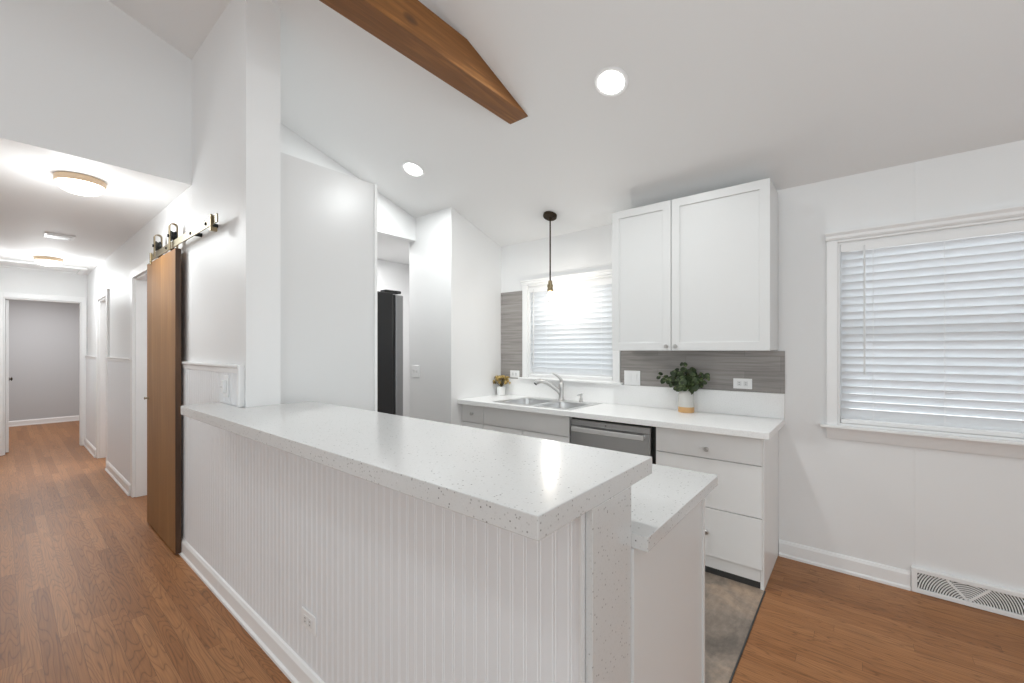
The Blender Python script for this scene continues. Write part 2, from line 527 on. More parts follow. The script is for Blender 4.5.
# partition between hall and kitchen: tall piece with the sloping top, then the long hall wall with its doorways
struct(MB().prism([(XH, 0), (0.967, 0), (0.967, zc(0.967)), (XH, zc(XH))], 'y', 2.42, YH).build('wall_partition', M['wall']))
D1 = (4.32, 5.20); D2 = (6.72, 7.42)
struct(MB().grid('x', XH, XH + 0.12, (YH + 0.0005, 8.6, 0, ZH - 0.0005), [(D1[0], D1[1], -1, 2.04), (D2[0], D2[1], -1, 2.0)]).build('wall_hall', M['wall']))
struct(box(-0.48, -0.38, YH + 0.1, 8.6, 0, ZH).build('wall_hall_far_side', M['wall']))
D3 = (0.03, 0.745)
struct(MB().grid('y', 8.6, 8.7, (-1.6, 2.4, 0, ZH), [(D3[0], D3[1], -1, 2.055)]).build('wall_hall_end', M['wall']))
struct(box(-0.48, 0.92, YH + 0.1, 8.6, ZH, ZH + 0.08).build('ceiling_hall', M['ceiling']))
# bedroom beyond the hall
struct(box(-1.6, 2.4, 11.7, 11.8, 0, ZH).build('wall_bedroom', M['bedroom']))
struct(box(-1.7, -1.6, 8.7, 11.8, 0, ZH).build('wall_bedroom_side', M['bedroom']))
struct(box(2.4, 2.5, 8.7, 11.8, 0, ZH).build('wall_bedroom_far_side', M['bedroom']))
struct(box(-1.7, 2.5, 8.6, 11.8, ZH, ZH + 0.08).build('ceiling_bedroom', M['ceiling']))
# rooms off the hall and the kitchen nook
struct(box(0.92, 2.3, 4.43, 4.5, 0, ZH).build('wall_nook', M['wall']))
struct(box(2.3, 3.45, 4.43, 4.5, 0, ZH).build('wall_nook_far', M['wall']))
struct(box(3.38, 3.45, YH + 0.1, 4.43, 0, ZH).build('wall_nook_side', M['wall']))
struct(box(0.92, 3.45, YH + 0.1, 4.5, ZH, ZH + 0.08).build('ceiling_nook', M['ceiling']))
struct(box(2.0, 2.1, 4.5, 8.6, 0, ZH).build('wall_rooms', M['wall']))
struct(box(0.92, 2.0, 5.9, 6.0, 0, ZH).build('wall_rooms_divider', M['wall']))
struct(box(0.92, 2.1, 4.5, 8.6, ZH, ZH + 0.08).build('ceiling_rooms', M['ceiling']))
# living room behind the camera
struct(box(XL - 0.1, XL, -3.6, YH + 0.1, 0, zc(XL)).build('wall_living_side', M['wall']))
struct(MB().prism([(XL, 0), (3.45, 0), (3.45, zc(3.45)), (XR, zc(XR)), (XL, zc(XL))], 'y', -3.6, -3.5).build('wall_living_rear', M['wall']))


# tall flat-topped panel beside the fridge
struct(box(0.9675, 1.575, 2.445, 2.475, 0, 2.455).build('wall_fridge_surround', M['panel']))
struct(box(1.553, 1.575, 2.437, 2.445, 0, 2.455).build('trim_8', M['trim'], bevel=0.002))

# ------------------------------------------------------------------ baseboards, casings, wainscot
def baseboard_x(name, xf, y0, y1, h=0.105, side=-1, m='trim'):
    """board on an X-normal wall face at xf, sticking out towards side"""
    d = 0.014 * side
    e = 0.022 * side
    pts = [(xf, 0), (xf + e, 0), (xf + e, 0.014), (xf + d, 0.022), (xf + d, h - 0.02), (xf + d * 0.5, h - 0.004), (xf, h)]
    return struct(MB().prism(pts, 'y', y0, y1).build(name, M[m]))


def baseboard_y(name, yf, x0, x1, h=0.10):
    pts = [(yf, 0), (yf - 0.02, 0), (yf - 0.02, 0.014), (yf - 0.013, 0.02), (yf - 0.013, h - 0.015), (yf, h)]
    return struct(MB().prism(pts, 'x', x0, x1).build(name, M['trim']))


baseboard_x('baseboard_window', XW, -0.232, 0.408)
baseboard_x('baseboard_window_far', XW, -3.5, -1.0)
baseboard_y('baseboard_bedroom', 11.7, -1.6, 2.4)
baseboard_y('baseboard_living', YH, XL, -0.38)

BEAD = 0.785                                  # face of the beaded panelling


def beadboard(y0, y1, z0, z1, xb, pitch=0.041):
    """sheet of beadboard facing -X with a rounded bead and two small grooves every pitch"""
    pts = [(xb, y0)]
    y = y0
    d = 0.0010
    while y + pitch < y1:
        a = y + pitch * 0.5
        pts += [(BEAD, a - 0.0075), (BEAD + d, a - 0.0065), (BEAD + d, a - 0.0045), (BEAD + 0.0012, a - 0.0030), (BEAD - 0.0002, a),
                (BEAD + 0.0012, a + 0.0030), (BEAD + d, a + 0.0045), (BEAD + d, a + 0.0065), (BEAD, a + 0.0075)]
        y += pitch
    pts = [(xb, y0), (BEAD, y0)] + pts[1:] + [(BEAD, y1), (xb, y1)]
    return MB().prism(pts, 'z', z0, z1)


# wainscot on the partition and the hall wall (upper edge capped by a chair rail)
def chair_rail(name, y0, y1, z=1.292):
    pts = [(XH - 0.001, z - 0.045), (BEAD - 0.004, z - 0.045), (BEAD - 0.006, z - 0.02), (BEAD - 0.014, z - 0.012), (BEAD - 0.014, z), (XH - 0.001, z)]
    return struct(MB().prism(pts, 'y', y0, y1).build(name, M['trim'], bevel=0.002))


struct(beadboard(2.752, D1[0] - 0.085, 0.0, 1.247, XH).build('trim_1', M['bead']))
struct(beadboard(2.466, 2.752, 1.078, 1.247, XH).build('trim_2', M['bead']))
struct(box(BEAD - 0.012, XH, 2.44, 2.466, 1.078, 1.292).build('trim_3', M['trim'], bevel=0.003))
chair_rail('trim_4', 2.466, D1[0] - 0.085)
struct(beadboard(D1[1] + 0.085, D2[0] - 0.075, 0.0, 1.247, XH).build('trim_5', M['bead']))
chair_rail('trim_6', D1[1] + 0.085, D2[0] - 0.075)
struct(beadboard(D2[1] + 0.075, 8.6, 0.0, 1.247, XH).build('trim_9', M['bead']))
chair_rail('trim_10', D2[1] + 0.075, 8.6)
baseboard_x('baseboard_hall_near', BEAD, 2.752, D1[0] - 0.085)
baseboard_x('baseboard_hall_middle', BEAD, D1[1] + 0.085, D2[0] - 0.075)
baseboard_x('baseboard_hall_far', BEAD, D2[1] + 0.075, 8.6)


def casing(name, xf, y0, y1, zt, wdt=0.075, depth=0.022):
    """door casing on a -X facing wall; jamb lining fills the wall thickness"""
    m = MB()
    m.box(xf - depth, xf, y0 - wdt, y0, 0, zt + wdt); m.box(xf - depth, xf, y1, y1 + wdt, 0, zt + wdt)
    m.box(xf - depth, xf, y0, y1, zt, zt + wdt)
    m.box(xf, xf + 0.12, y0, y0 + 0.015, 0, zt); m.box(xf, xf + 0.12, y1 - 0.015, y1, 0, zt); m.box(xf, xf + 0.12, y0 + 0.015, y1 - 0.015, zt - 0.015, zt)
    return struct(m.build(name, M['trim'], bevel=0.003))


casing('door_1', XH, D1[0], D1[1], 2.04)
casing('door_2', XH, D2[0], D2[1], 2.0)
m = MB()
cw = 0.07
m.box(D3[0] - cw, D3[0], 8.578, 8.6, 0, 2.055 + cw); m.box(D3[1], D3[1] + 0.05, 8.578, 8.6, 0, 2.055 + cw)
m.box(D3[0], D3[1], 8.578, 8.6, 2.055, 2.055 + cw)
m.box(D3[0], D3[0] + 0.015, 8.6, 8.7, 0, 2.055); m.box(D3[1] - 0.015, D3[1], 8.6, 8.7, 0, 2.055); m.box(D3[0] + 0.015, D3[1] - 0.015, 8.6, 8.7, 2.04, 2.055)
struct(m.build('door_3', M['trim'], bevel=0.003))

# bedroom door leaf standing open into the bedroom
t = thing('bedroom_door', (0.06, 8.72, 0), 'white bedroom door standing open at the end of the hall', 'door')
box(0.047, 0.077, 8.71, 9.40, 0.012, 2.03).build('leaf', M['trim'], t, bevel=0.003)
MB().lathe([(0.026, 0.0), (0.026, 0.005), (0.009, 0.008), (0.009, 0.014), (0.022, 0.018), (0.024, 0.026), (0.014, 0.033), (0.0, 0.034)], (0.077, 8.79, 0.98), 20, 'x').build('knob', M['bronze'], t, smooth=True)

# open white door leaf inside the second doorway
t = thing('closet_door', (0.93, D2[1] - 0.06, 0), 'white door swung inward at the bright second hall doorway', 'door')
box(0.93, 1.6, D2[1] - 0.075, D2[1] - 0.04, 0.012, 1.98).build('leaf', M['trim'], t, bevel=0.003)
MB().lathe([(0.026, 0.0), (0.010, -0.010), (0.010, -0.03), (0.026, -0.042), (0.0, -0.062)], (1.53, D2[1] - 0.075, 0.98), 18, 'y').build('knob', M['nickel'], t, smooth=True)


# ------------------------------------------------------------------ windows
def window(idx, W, casing_w, head_top, stool, nsash):
    y0, y1, z0, z1 = W
    wn = bpy.data.objects.new('window_%d' % idx, None); COL.objects.link(wn); wn.location = (XW, (y0 + y1) / 2, z0)
    struct(wn)
    m = MB()                                                   # jamb lining
    m.box(XW, XW + 0.139, y0 - 0.001, y0 + 0.012, z0, z1); m.box(XW, XW + 0.139, y1 - 0.012, y1 + 0.001, z0, z1)
    m.box(XW, XW + 0.139, y0 + 0.012, y1 - 0.012, z1 - 0.012, z1); m.box(XW, XW + 0.139, y0 + 0.012, y1 - 0.012, z0, z0 + 0.012)
    m.build('jamb', M['trim'], wn)
    m = MB()                                                   # casing boards
    m.box(XW - 0.018, XW, y0 - casing_w, y0, z0 - 0.005, z1 + casing_w * 0.25); m.box(XW - 0.018, XW, y1, y1 + casing_w, z0 - 0.005, z1 + casing_w * 0.25)
    m.box(XW - 0.018, XW, y0, y1, z1, z1 + casing_w * 0.25)
    m.build('casing', M['trim'], wn, bevel=0.003)
    z2 = z1 + casing_w * 0.25
    pts = [(XW, z2), (XW - 0.022, z2), (XW - 0.03, z2 + 0.012), (XW - 0.03, head_top - 0.022), (XW - 0.042, head_top - 0.008), (XW - 0.042, head_top), (XW, head_top)]
    MB().prism(pts, 'y', y0 - casing_w - 0.004, y1 + casing_w + 0.004).build('head_trim', M['trim'], wn, bevel=0.002)
    sz0, sz1, so, sdrop = stool
    MB().box(XW - so, XW, y0 - casing_w - 0.03, y1 + casing_w + 0.03, sz0, sz1).build('stool', M['trim'], wn, bevel=0.004)
    if sdrop:
        pts = [(XW, sz0), (XW - 0.035, sz0), (XW - 0.02, sz0 - sdrop * 0.6), (XW - 0.012, sz0 - sdrop), (XW, sz0 - sdrop)]
        MB().prism(pts, 'y', y0 - casing_w, y1 + casing_w).build('apron', M['trim'], wn, bevel=0.003)
    zm = (z0 + z1) / 2 - 0.02
    n = nsash
    wy = (y1 - y0 - 0.024) / n
    for k in range(n):
        a = y0 + 0.012 + k * wy; b = a + wy
        for nm, xa, za, zb in (('lower_sash', XW + 0.085, z0 + 0.012, zm + 0.03), ('upper_sash', XW + 0.11, zm - 0.01, z1 - 0.012)):
            f = MB().grid('x', xa, xa + 0.024, (a, b, za, zb), [(a + 0.045, b - 0.045, za + 0.05, zb - 0.042)]).build(nm, M['trim'], wn, bevel=0.002)
            MB().box(xa + 0.010, xa + 0.014, a + 0.045, b - 0.045, za + 0.05, zb - 0.042).build('pane', M['glass'], f)
    return wn


window(1, W1, 0.060, 2.055, (1.082, 1.10, 0.05, 0), 1)
window(2, W2, 0.055, 2.098, (0.888, 0.905, 0.055, 0.07), 1)


def blind(W, label, head, wand_y, tilt, wand_z, ladders):
    y0, y1, z0, z1 = W[0] + 0.014, W[1] - 0.014, W[2] + 0.013, W[3] - 0.013
    xc = XW + 0.028
    t = thing('window_blind', (xc, (y0 + y1) / 2, z0), label, 'blind', 'white slatted window blinds')
    box(XW - 0.006, XW + 0.001, y0, y1, z1 - head, z1).build('valance', M['trim'], t, bevel=0.002)
    box(xc - 0.025, xc + 0.025, y0, y1, z1 - 0.04, z1 - 0.001).build('headrail', M['trim'], t, bevel=0.002)
    top = z1 - head - 0.005
    n = int((top - z0 - 0.041) / 0.0452)
    pitch = (top - z0 - 0.041) / n
    # crowned 50 mm slat, room edge down
    a = -tilt
    me_pts = []
    for k in range(7):
        s_ = (k / 6 - 0.5) * 0.0535
        cr = 0.0045 * (1 - (2 * s_ / 0.0535) ** 2)
        me_pts.append((s_ * math.cos(a) - cr * math.sin(a), s_ * math.sin(a) + cr * math.cos(a)))
    prof = me_pts + [(p[0] + 0.0026 * math.sin(a), p[1] - 0.0026 * math.cos(a)) for p in me_pts[::-1]]
    mb = MB(); mb.prism(prof, 'y', -(y1 - y0) / 2 + 0.003, (y1 - y0) / 2 - 0.003)
    first = mb.build('slat', M['slat'], t, local=True, smooth=True)
    for k in range(n):
        o = first if k == 0 else first.copy()
        if k:
            COL.objects.link(o); o.parent = t
        o.location = (0, 0, 0.046 + pitch * (k + 0.5))
    box(xc - 0.026, xc + 0.026, y0 + 0.002, y1 - 0.002, z0 + 0.0005, z0 + 0.024).build('bottom_rail', M['trim'], t, bevel=0.004)
    for ly in ladders:
        m = MB()
        for dx in (-0.0268, 0.0268):
            m.tube([(xc + dx, ly, z0 + 0.02), (xc + dx, ly, z1 - 0.03)], 0.0012, 6)
        m.build('ladder_cord', M['trim'], t)
    MB().tube([(XW - 0.010, wand_y, z1 - 0.02), (XW - 0.012, wand_y, wand_z)], 0.0045, 8).build('wand', M['receptacle'], t, smooth=True)
    return t


blind(W1, 'closed white slat blind in the window above the kitchen sink', 0.05, 2.44, math.radians(61), 1.22, (2.3, 1.95, 1.72))
blind(W2, 'closed white slat blind in the wide window above the floor register', 0.048, -0.03, math.radians(59), 1.22, (-0.07, -0.37, -0.66, -1.0, -1.3))


# ------------------------------------------------------------------ breakfast bar
YE = 0.436
t = thing('half_wall', (0.88, 1.5, 0), 'white beadboard half wall carrying the raised quartz bar', 'half wall')
core = box(0.798, 0.998, YE + 0.03, 2.418, 0.001, 1.03).build('core', M['bead'], t)
beadboard(0.460, 2.75, 0.0, 1.030, 0.7985).build('beadboard_panel', M['bead'], t)
pts = [(BEAD, 0), (BEAD - 0.022, 0), (BEAD - 0.022, 0.014), (BEAD - 0.014, 0.022), (BEAD - 0.014, 0.085), (BEAD - 0.007, 0.101), (BEAD, 0.105)]
MB().prism(pts, 'y', 0.458, 2.75).build('baseboard', M['trim'], t)
box(BEAD - 0.004, 0.7965, 0.4525, 0.4595, 0.105, 1.03).build('corner_strip', M['receptacle'], t)

t = thing('bar_counter', (0.87, 1.5, 1.03), 'long raised speckled quartz bar top with a waterfall end', 'countertop')
m = MB()
pts = [(0.603, YE), (1.138, YE), (1.138, 2.418), (0.784, 2.418), (0.784, 2.75), (0.603, 2.75)]
MB().prism(pts, 'z', 1.0315, 1.077).build('top_slab', M['quartz'], t, bevel=0.002)
box(0.800, 0.9995, YE, YE + 0.022, 0.0015, 1.0315).build('waterfall_panel', M['quartz'], t, bevel=0.0015)

t = thing('peninsula_cabinet', (1.3, 1.4, 0), 'white cabinet under the lower quartz counter behind the bar', 'cabinet')
box(1.002, 1.585, 0.452, 2.40, 0.10, 0.876).build('body', M['base_cabinet'], t)
box(1.002, 1.53, 0.452, 2.40, 0.0015, 0.10).build('toe_kick', M['kick'], t)
box(1.0, 1.604, 0.430, 0.450, 0.0015, 0.876).build('end_panel', M['cabinet'], t, bevel=0.001)
box(1.590, 1.607, 0.424, 0.430, 0.0015, 0.876).build('edge_strip', M['cabinet'], t, bevel=0.001)
for k in range(4):
    a = 0.46 + k * 0.485
    d = box(1.586, 1.604, a, a + 0.475, 0.115, 0.87).build('door', M['cabinet'], t, bevel=0.002)
    MB().lathe([(0.006, 0), (0.006, 0.014), (0.013, 0.018), (0.013, 0.025), (0, 0.029)], (1.604, a + (0.43 if k % 2 == 0 else 0.045), 0.80), 16, 'x').build('knob', M['nickel'], d, smooth=True)
tag(MB().box(1.0, 1.664, 0.394, 2.415, 0.877, 0.914).build('lower_counter', M['quartz'], bevel=0.002),
    'lower speckled quartz counter stepping down behind the raised bar', 'countertop')


# ------------------------------------------------------------------ base cabinets along the window wall
def knob_x(parent, x, y, z):
    """small round pull on a front facing -X"""
    return MB().lathe([(0.011, 0), (0.011, -0.003), (0.006, -0.005), (0.0055, -0.014), (0.013, -0.018), (0.0145, -0.023), (0.011, -0.028), (0, -0.029)], (x, y, z), 20, 'x').build('knob', M['nickel'], parent, smooth=True)


XF0, XF1 = 2.74, 2.759
ZC = 0.874
# drawer unit
t = thing('drawer_cabinet', (3.0, 0.73, 0), 'white three drawer base cabinet beside the dishwasher', 'cabinet')
box(2.76, 3.30, 0.432, 1.034, 0.042, ZC - 0.001).build('body', M['base_cabinet'], t)
box(2.76, 3.306, 0.412, 0.431, 0.0015, ZC - 0.001).build('end_panel', M['base_cabinet'], t, bevel=0.001)
box(2.768, 3.30, 0.432, 1.034, 0.0015, 0.041).build('toe_kick', M['kick'], t)
for z0, z1 in ((0.711, 0.866), (0.412, 0.706), (0.120, 0.407)):
    d = box(XF0, XF1, 0.420, 1.026, z0, z1).build('drawer', M['base_cabinet'], t, bevel=0.0015)
    knob_x(d, XF0, 0.712, z0 + (z1 - z0) * (0.36 if z1 > 0.8 else 0.5))
# dishwasher
t = thing('dishwasher', (3.0, 1.36, 0), 'stainless steel dishwasher with bar handle under the white counter', 'dishwasher')
box(2.775, 3.28, 1.037, 1.684, 0.10, 0.872).build('tub', M['black'], t)
box(2.83, 3.28, 1.037, 1.684, 0.0015, 0.098).build('toe_panel', M['black'], t)
d = box(2.735, 2.774, 1.062, 1.672, 0.11, 0.852).build('door', M['steel'], t, bevel=0.004)
box(2.7335, 2.735, 1.062, 1.672, 0.808, 0.810).build('control_line', M['dark_slot'], d)
MB().lathe([(0.004, 0), (0.004, -0.0015), (0, -0.0018)], (2.735, 1.385, 0.83), 14, 'x').build('indicator', M['black'], d)
hm = MB()
hm.box(2.688, 2.701, 1.092, 1.642, 0.770, 0.804)
hm.box(2.700, 2.736, 1.098, 1.118, 0.779, 0.799); hm.box(2.700, 2.736, 1.616, 1.636, 0.779, 0.799)
hm.build('handle', M['bright_steel'], d, bevel=0.003)
# sink unit
t = thing('sink_cabinet', (3.0, 2.13, 0), 'grey white sink base cabinet with a plain false front', 'cabinet')
m = MB(); m.grid('z', 0.042, 0.70, (2.76, 3.30, 1.690, 2.584), []); m.box(2.76, 2.772, 1.690, 2.584, 0.70, ZC - 0.001)
m.build('body', M['base_cabinet'], t)
box(2.768, 3.30, 1.690, 2.584, 0.0015, 0.041).build('toe_kick', M['kick'], t)
box(XF0, XF1, 1.690, 2.582, 0.711, 0.866).build('false_front', M['base_cabinet'], t, bevel=0.0015)
for a, b, ky in ((1.690, 2.133, 2.09), (2.139, 2.582, 2.18)):
    d = box(XF0, XF1, a, b, 0.120, 0.706).build('door', M['base_cabinet'], t, bevel=0.0015)
    knob_x(d, XF0, ky, 0.64)
# narrow unit
t = thing('narrow_cabinet', (3.0, 2.71, 0), 'narrow white base cabinet with one drawer against the end wall', 'cabinet')
box(2.76, 3.30, 2.588, 2.846, 0.042, ZC - 0.001).build('body', M['base_cabinet'], t)
box(2.745, 2.76, 2.850, 2.861, 0.0015, ZC - 0.001).build('filler_strip', M['base_cabinet'], t)
box(2.768, 3.30, 2.588, 2.846, 0.0015, 0.041).build('toe_kick', M['kick'], t)
d = box(XF0, XF1, 2.588, 2.848, 0.711, 0.866).build('drawer', M['base_cabinet'], t, bevel=0.0015); knob_x(d, XF0, 2.718, 0.79)
d = box(XF0, XF1, 2.588, 2.848, 0.120, 0.706).build('door', M['base_cabinet'], t, bevel=0.0015); knob_x(d, XF0, 2.62, 0.64)

# counter with sink cutout and upstand
SX0, SX1, SY0, SY1 = 2.735, 3.262, 1.68, 2.47
t = thing('kitchen_counter', (3.0, 1.6, ZC), 'long white counter under the sink window with a low upstand', 'countertop')
MB().grid('z', ZC, 0.914, (2.685, 3.308, 0.376, 2.861), [(SX0 + 0.015, SX1 - 0.015, SY0 + 0.015, SY1 - 0.015)]).build('slab', M['laminate'], t, bevel=0.003)
box(3.288, 3.308, 0.376, 2.861, 0.914, 1.080).build('upstand', M['laminate'], t, bevel=0.002)

# tile behind
tag(box(3.298, 3.3095, 0.374, 1.535, 1.081, 1.364).build('backsplash_tile', M['tile']), 'grey striated backsplash tile strip below the wall cabinet', 'backsplash')
tag(box(3.298, 3.3095, 2.58, 2.861, 1.081, 1.960).build('backsplash_tile', M['tile']), 'tall grey striated tile panel between end wall and sink window', 'backsplash')

# sink
t = thing('kitchen_sink', (3.0, 2.07, 0.914), 'double bowl stainless steel sink set into the white counter', 'sink')
B1 = (SX0 + 0.04, SX1 - 0.10, SY0 + 0.045, 2.035)
B2 = (SX0 + 0.04, SX1 - 0.10, 2.075, SY1 - 0.045)
MB().grid('z', 0.9145, 0.9185, (SX0, SX1, SY0, SY1), [B1, B2]).build('rim', M['sink_steel'], t, bevel=0.002)
for b in (B1, B2):
    m = MB()
    x0, x1, y0, y1 = b
    zt, zb, r = 0.9175, 0.745, 0.055

    def loop(inset, z, r):
        pts = []
        for cx, cy, a0 in ((x1 - inset - r, y1 - inset - r, 0), (x0 + inset + r, y1 - inset - r, 90), (x0 + inset + r, y0 + inset + r, 180), (x1 - inset - r, y0 + inset + r, 270)):
            for k in range(6):
                a = math.radians(a0 + 18 * k)
                pts.append(m.bm.verts.new((cx + r * math.cos(a), cy + r * math.sin(a), z)))
        return pts
    loops = [loop(0.0, zt, 0.004), loop(0.004, zt - 0.004, 0.05), loop(0.010, zb + 0.04, 0.05), loop(0.03, zb + 0.008, 0.04), loop(0.05, zb, 0.03)]
    for A, Bq in zip(loops, loops[1:]):
        for k in range(len(A)):
            m.bm.faces.new((A[k], A[(k + 1) % len(A)], Bq[(k + 1) % len(A)], Bq[k]))
    m.bm.faces.new(loops[-1])
    bo = m.build('bowl', M['sink_steel'], t, smooth=True)
    MB().lathe([(0.045, 0.0), (0.045, 0.003), (0.036, 0.004), (0.03, 0.001), (0, 0.001)], ((x0 + x1) / 2, (y0 + y1) / 2, zb + 0.001), 24).build('drain', M['nickel'], bo, smooth=True)

# faucet
FX, FY, FZ = 3.212, 2.065, 0.9187
t = thing('faucet', (FX, FY, FZ), 'brushed nickel single lever faucet arching over the sink', 'faucet')
MB().lathe([(0.031, 0), (0.031, 0.006), (0.025, 0.012), (0.0225, 0.04), (0.023, 0.10), (0.025, 0.13), (0.022, 0.15), (0.012, 0.162), (0, 0.165)], (FX, FY, FZ), 24).build('body', M['nickel'], t, smooth=True)
P = [(0, 0.005, 0.055), (-0.02, 0.03, 0.092), (-0.045, 0.065, 0.125), (-0.07, 0.10, 0.155), (-0.095, 0.130, 0.170), (-0.113, 0.155, 0.172), (-0.126, 0.174, 0.164), (-0.134, 0.186, 0.150)]
MB().tube([(FX + a, FY + b, FZ + c_) for a, b, c_ in P], [0.020, 0.019, 0.018, 0.018, 0.019, 0.020, 0.020, 0.018], 16).build('spout', M['nickel'], t, smooth=True)
MB().tube([(FX - 0.1335, FY + 0.1855, FZ + 0.151), (FX - 0.138, FY + 0.192, FZ + 0.141)], 0.0145, 14).build('spray_tip', M['bolt'], t, smooth=True)
P = [(0.0, 0.0, 0.145), (0.004, 0.0, 0.175), (-0.002, 0.02, 0.205), (-0.015, 0.05, 0.228), (-0.022, 0.078, 0.238)]
MB().tube([(FX + a, FY + b, FZ + c_) for a, b, c_ in P], [0.021, 0.017, 0.012, 0.010, 0.007], 14, 0.8).build('lever', M['nickel'], t, smooth=True)
DX, DY = 3.212, 1.862
t = thing('soap_dispenser', (DX, DY, FZ), 'small nickel soap pump at the corner of the sink rim', 'soap dispenser')
MB().lathe([(0.019, 0), (0.019, 0.005), (0.014, 0.012), (0.0125, 0.035), (0.007, 0.04), (0.007, 0.055), (0.013, 0.058), (0.013, 0.070), (0, 0.074)], (DX, DY, FZ), 18).build('pump', M['nickel'], t, smooth=True)
MB().tube([(DX, DY, FZ + 0.064), (DX - 0.02, DY + 0.016, FZ + 0.064), (DX - 0.027, DY + 0.022, FZ + 0.056)], 0.0075, 10).build('nozzle', M['nickel'], t, smooth=True)

# ------------------------------------------------------------------ wall cabinet
t = thing('wall_cabinet', (3.13, 0.93, 1.365), 'white two door shaker cabinet hung above the counter', 'cabinet')
box(2.982, 3.296, 0.412, 1.447, 1.3675, 2.412).build('body', M['cabinet'], t, bevel=0.001)


def shaker(name, parent, x0, x1, y0, y1, z0, z1, fr=0.056):
    m = MB()
    m.grid('x', x0, x1, (y0, y1, z0, z1), [(y0 + fr, y1 - fr, z0 + fr, z1 - fr)])
    d = m.build(name, M['cabinet'], parent, bevel=0.0015)
    box(x0 + 0.009, x1 - 0.001, y0 + fr - 0.004, y1 - fr + 0.004, z0 + fr - 0.004, z1 - fr + 0.004).build('panel', M['cabinet'], d)
    return d


d = shaker('door', t, 2.960, 2.980, 0.411, 1.0005, 1.3665, 2.413); knob_x(d, 2.960, 0.970, 1.395)
d = shaker('door', t, 2.960, 2.980, 1.0055, 1.448, 1.3665, 2.413); knob_x(d, 2.960, 1.032, 1.395)


# ------------------------------------------------------------------ outlets and switches (on -X facing faces)
def plate(name, label, cat, x, y, z, wy, hz, kind, group='white wall plates'):
    t = thing(name, (x, y, z - hz / 2), label, cat, group)
    box(x - 0.006, x - 0.0003, y - wy / 2, y + wy / 2, z - hz / 2, z + hz / 2).build('cover_plate', M['plate'], t, bevel=0.003)
    if kind[0] == 'duplex':
        along_y = kind[1]
        for s in (-1, 1):
            cy, cz = (y + s * 0.02, z) if along_y else (y, z + s * 0.02)
            a, b = (0.0135, 0.0165) if along_y else (0.0165, 0.0135)
            r = box(x - 0.0085, x - 0.0062, cy - a, cy + a, cz - b, cz + b).build('receptacle', M['receptacle'], t, bevel=0.004)
            m = MB()
            for q in (-1, 1):
                if along_y:
                    m.box(x - 0.0092, x - 0.0086, cy - 0.004, cy + 0.004, cz + q * 0.0065 - 0.0011, cz + q * 0.0065 + 0.0011)
                else:
                    m.box(x - 0.0092, x - 0.0086, cy + q * 0.0065 - 0.0011, cy + q * 0.0065 + 0.0011, cz - 0.004, cz + 0.004)
            m.build('slot', M['dark_slot'], r)
    elif kind[0] == 'rocker':
        n = kind[1]
        for k in range(n):
            cy = y + (k - (n - 1) / 2) * 0.046
            m = MB()
            m.prism([(x - 0.0062, z - 0.033), (x - 0.0075, z - 0.033), (x - 0.0105, z + 0.033), (x - 0.0062, z + 0.033)], 'y', cy - 0.0165, cy + 0.0165)
            m.build('rocker', M['plate'], t, bevel=0.001)
    elif kind[0] == 'toggle':
        n = kind[1]
        for k in range(n):
            cy = y + (k - (n - 1) / 2) * 0.046
            r = box(x - 0.0072, x - 0.0062, cy - 0.006, cy + 0.006, z - 0.013, z + 0.013).build('toggle_slot', M['receptacle'], t)
            MB().prism([(x - 0.0073, z - 0.004), (x - 0.018, z + 0.004), (x - 0.018, z + 0.011), (x - 0.0073, z + 0.006)], 'y', cy - 0.004, cy + 0.004).build('toggle', M['receptacle'], r, bevel=0.001)
    elif kind[0] == 'slide':
        box(x - 0.024, x - 0.0062, y - 0.017, y + 0.017, z - 0.034, z + 0.034).build('switch_body', M['plate'], t, bevel=0.002)
        box(x - 0.029, x - 0.0242, y - 0.006, y + 0.006, z - 0.006, z + 0.006).build('slider', M['receptacle'], t, bevel=0.001)
    return t


plate('light_switch', 'white triple rocker switch plate on the tile beside the sink window', 'switch', 3.2978, 1.432, 1.142, 0.138, 0.118, ('rocker', 2))
plate('wall_outlet', 'horizontal white outlet on grey tile below the wall cabinet', 'outlet', 3.2978, 0.623, 1.135, 0.118, 0.072, ('duplex', True))
plate('wall_outlet', 'horizontal white outlet on the tall tile panel above the blossom pot', 'outlet', 3.2978, 2.672, 1.128, 0.118, 0.072, ('duplex', True))
plate('light_switch', 'white double toggle switch plate on the wall beside the fridge nook', 'switch', 2.612, 3.375, 1.158, 0.118, 0.118, ('toggle', 2))
plate('light_switch', 'white slide dimmer plate on the beadboard above the bar top', 'switch', BEAD, 2.655, 1.172, 0.072, 0.118, ('slide',))
plate('wall_outlet', 'horizontal white outlet low on the bar beadboard near the floor', 'outlet', BEAD, 1.692, 0.290, 0.118, 0.072, ('duplex', True))

# ------------------------------------------------------------------ fridge
t = thing('refrigerator', (1.4, 2.95, 0), 'black and stainless refrigerator standing in the kitchen nook', 'refrigerator')
box(1.0, 1.775, 2.55, 3.35, 0.03, 1.775).build('cabinet', M['fridge_black'], t, bevel=0.006)
box(1.03, 1.76, 2.56, 3.34, 0.0015, 0.03).build('plinth', M['black'], t)
for a, b in ((2.55, 2.947), (2.953, 3.35)):
    d = box(1.795, 1.862, a, b, 0.62, 1.765).build('door', M['fridge_door'], t, bevel=0.008)
    hy = b - 0.04 if a < 2.6 else a + 0.04
    MB().tube([(1.862, hy, 0.80), (1.91, hy, 0.82), (1.91, hy, 1.60), (1.862, hy, 1.62)], 0.011, 10).build('handle', M['steel'], d, smooth=True)
d = box(1.795, 1.862, 2.55, 3.35, 0.06, 0.61).build('freezer_drawer', M['fridge_door'], t, bevel=0.008)
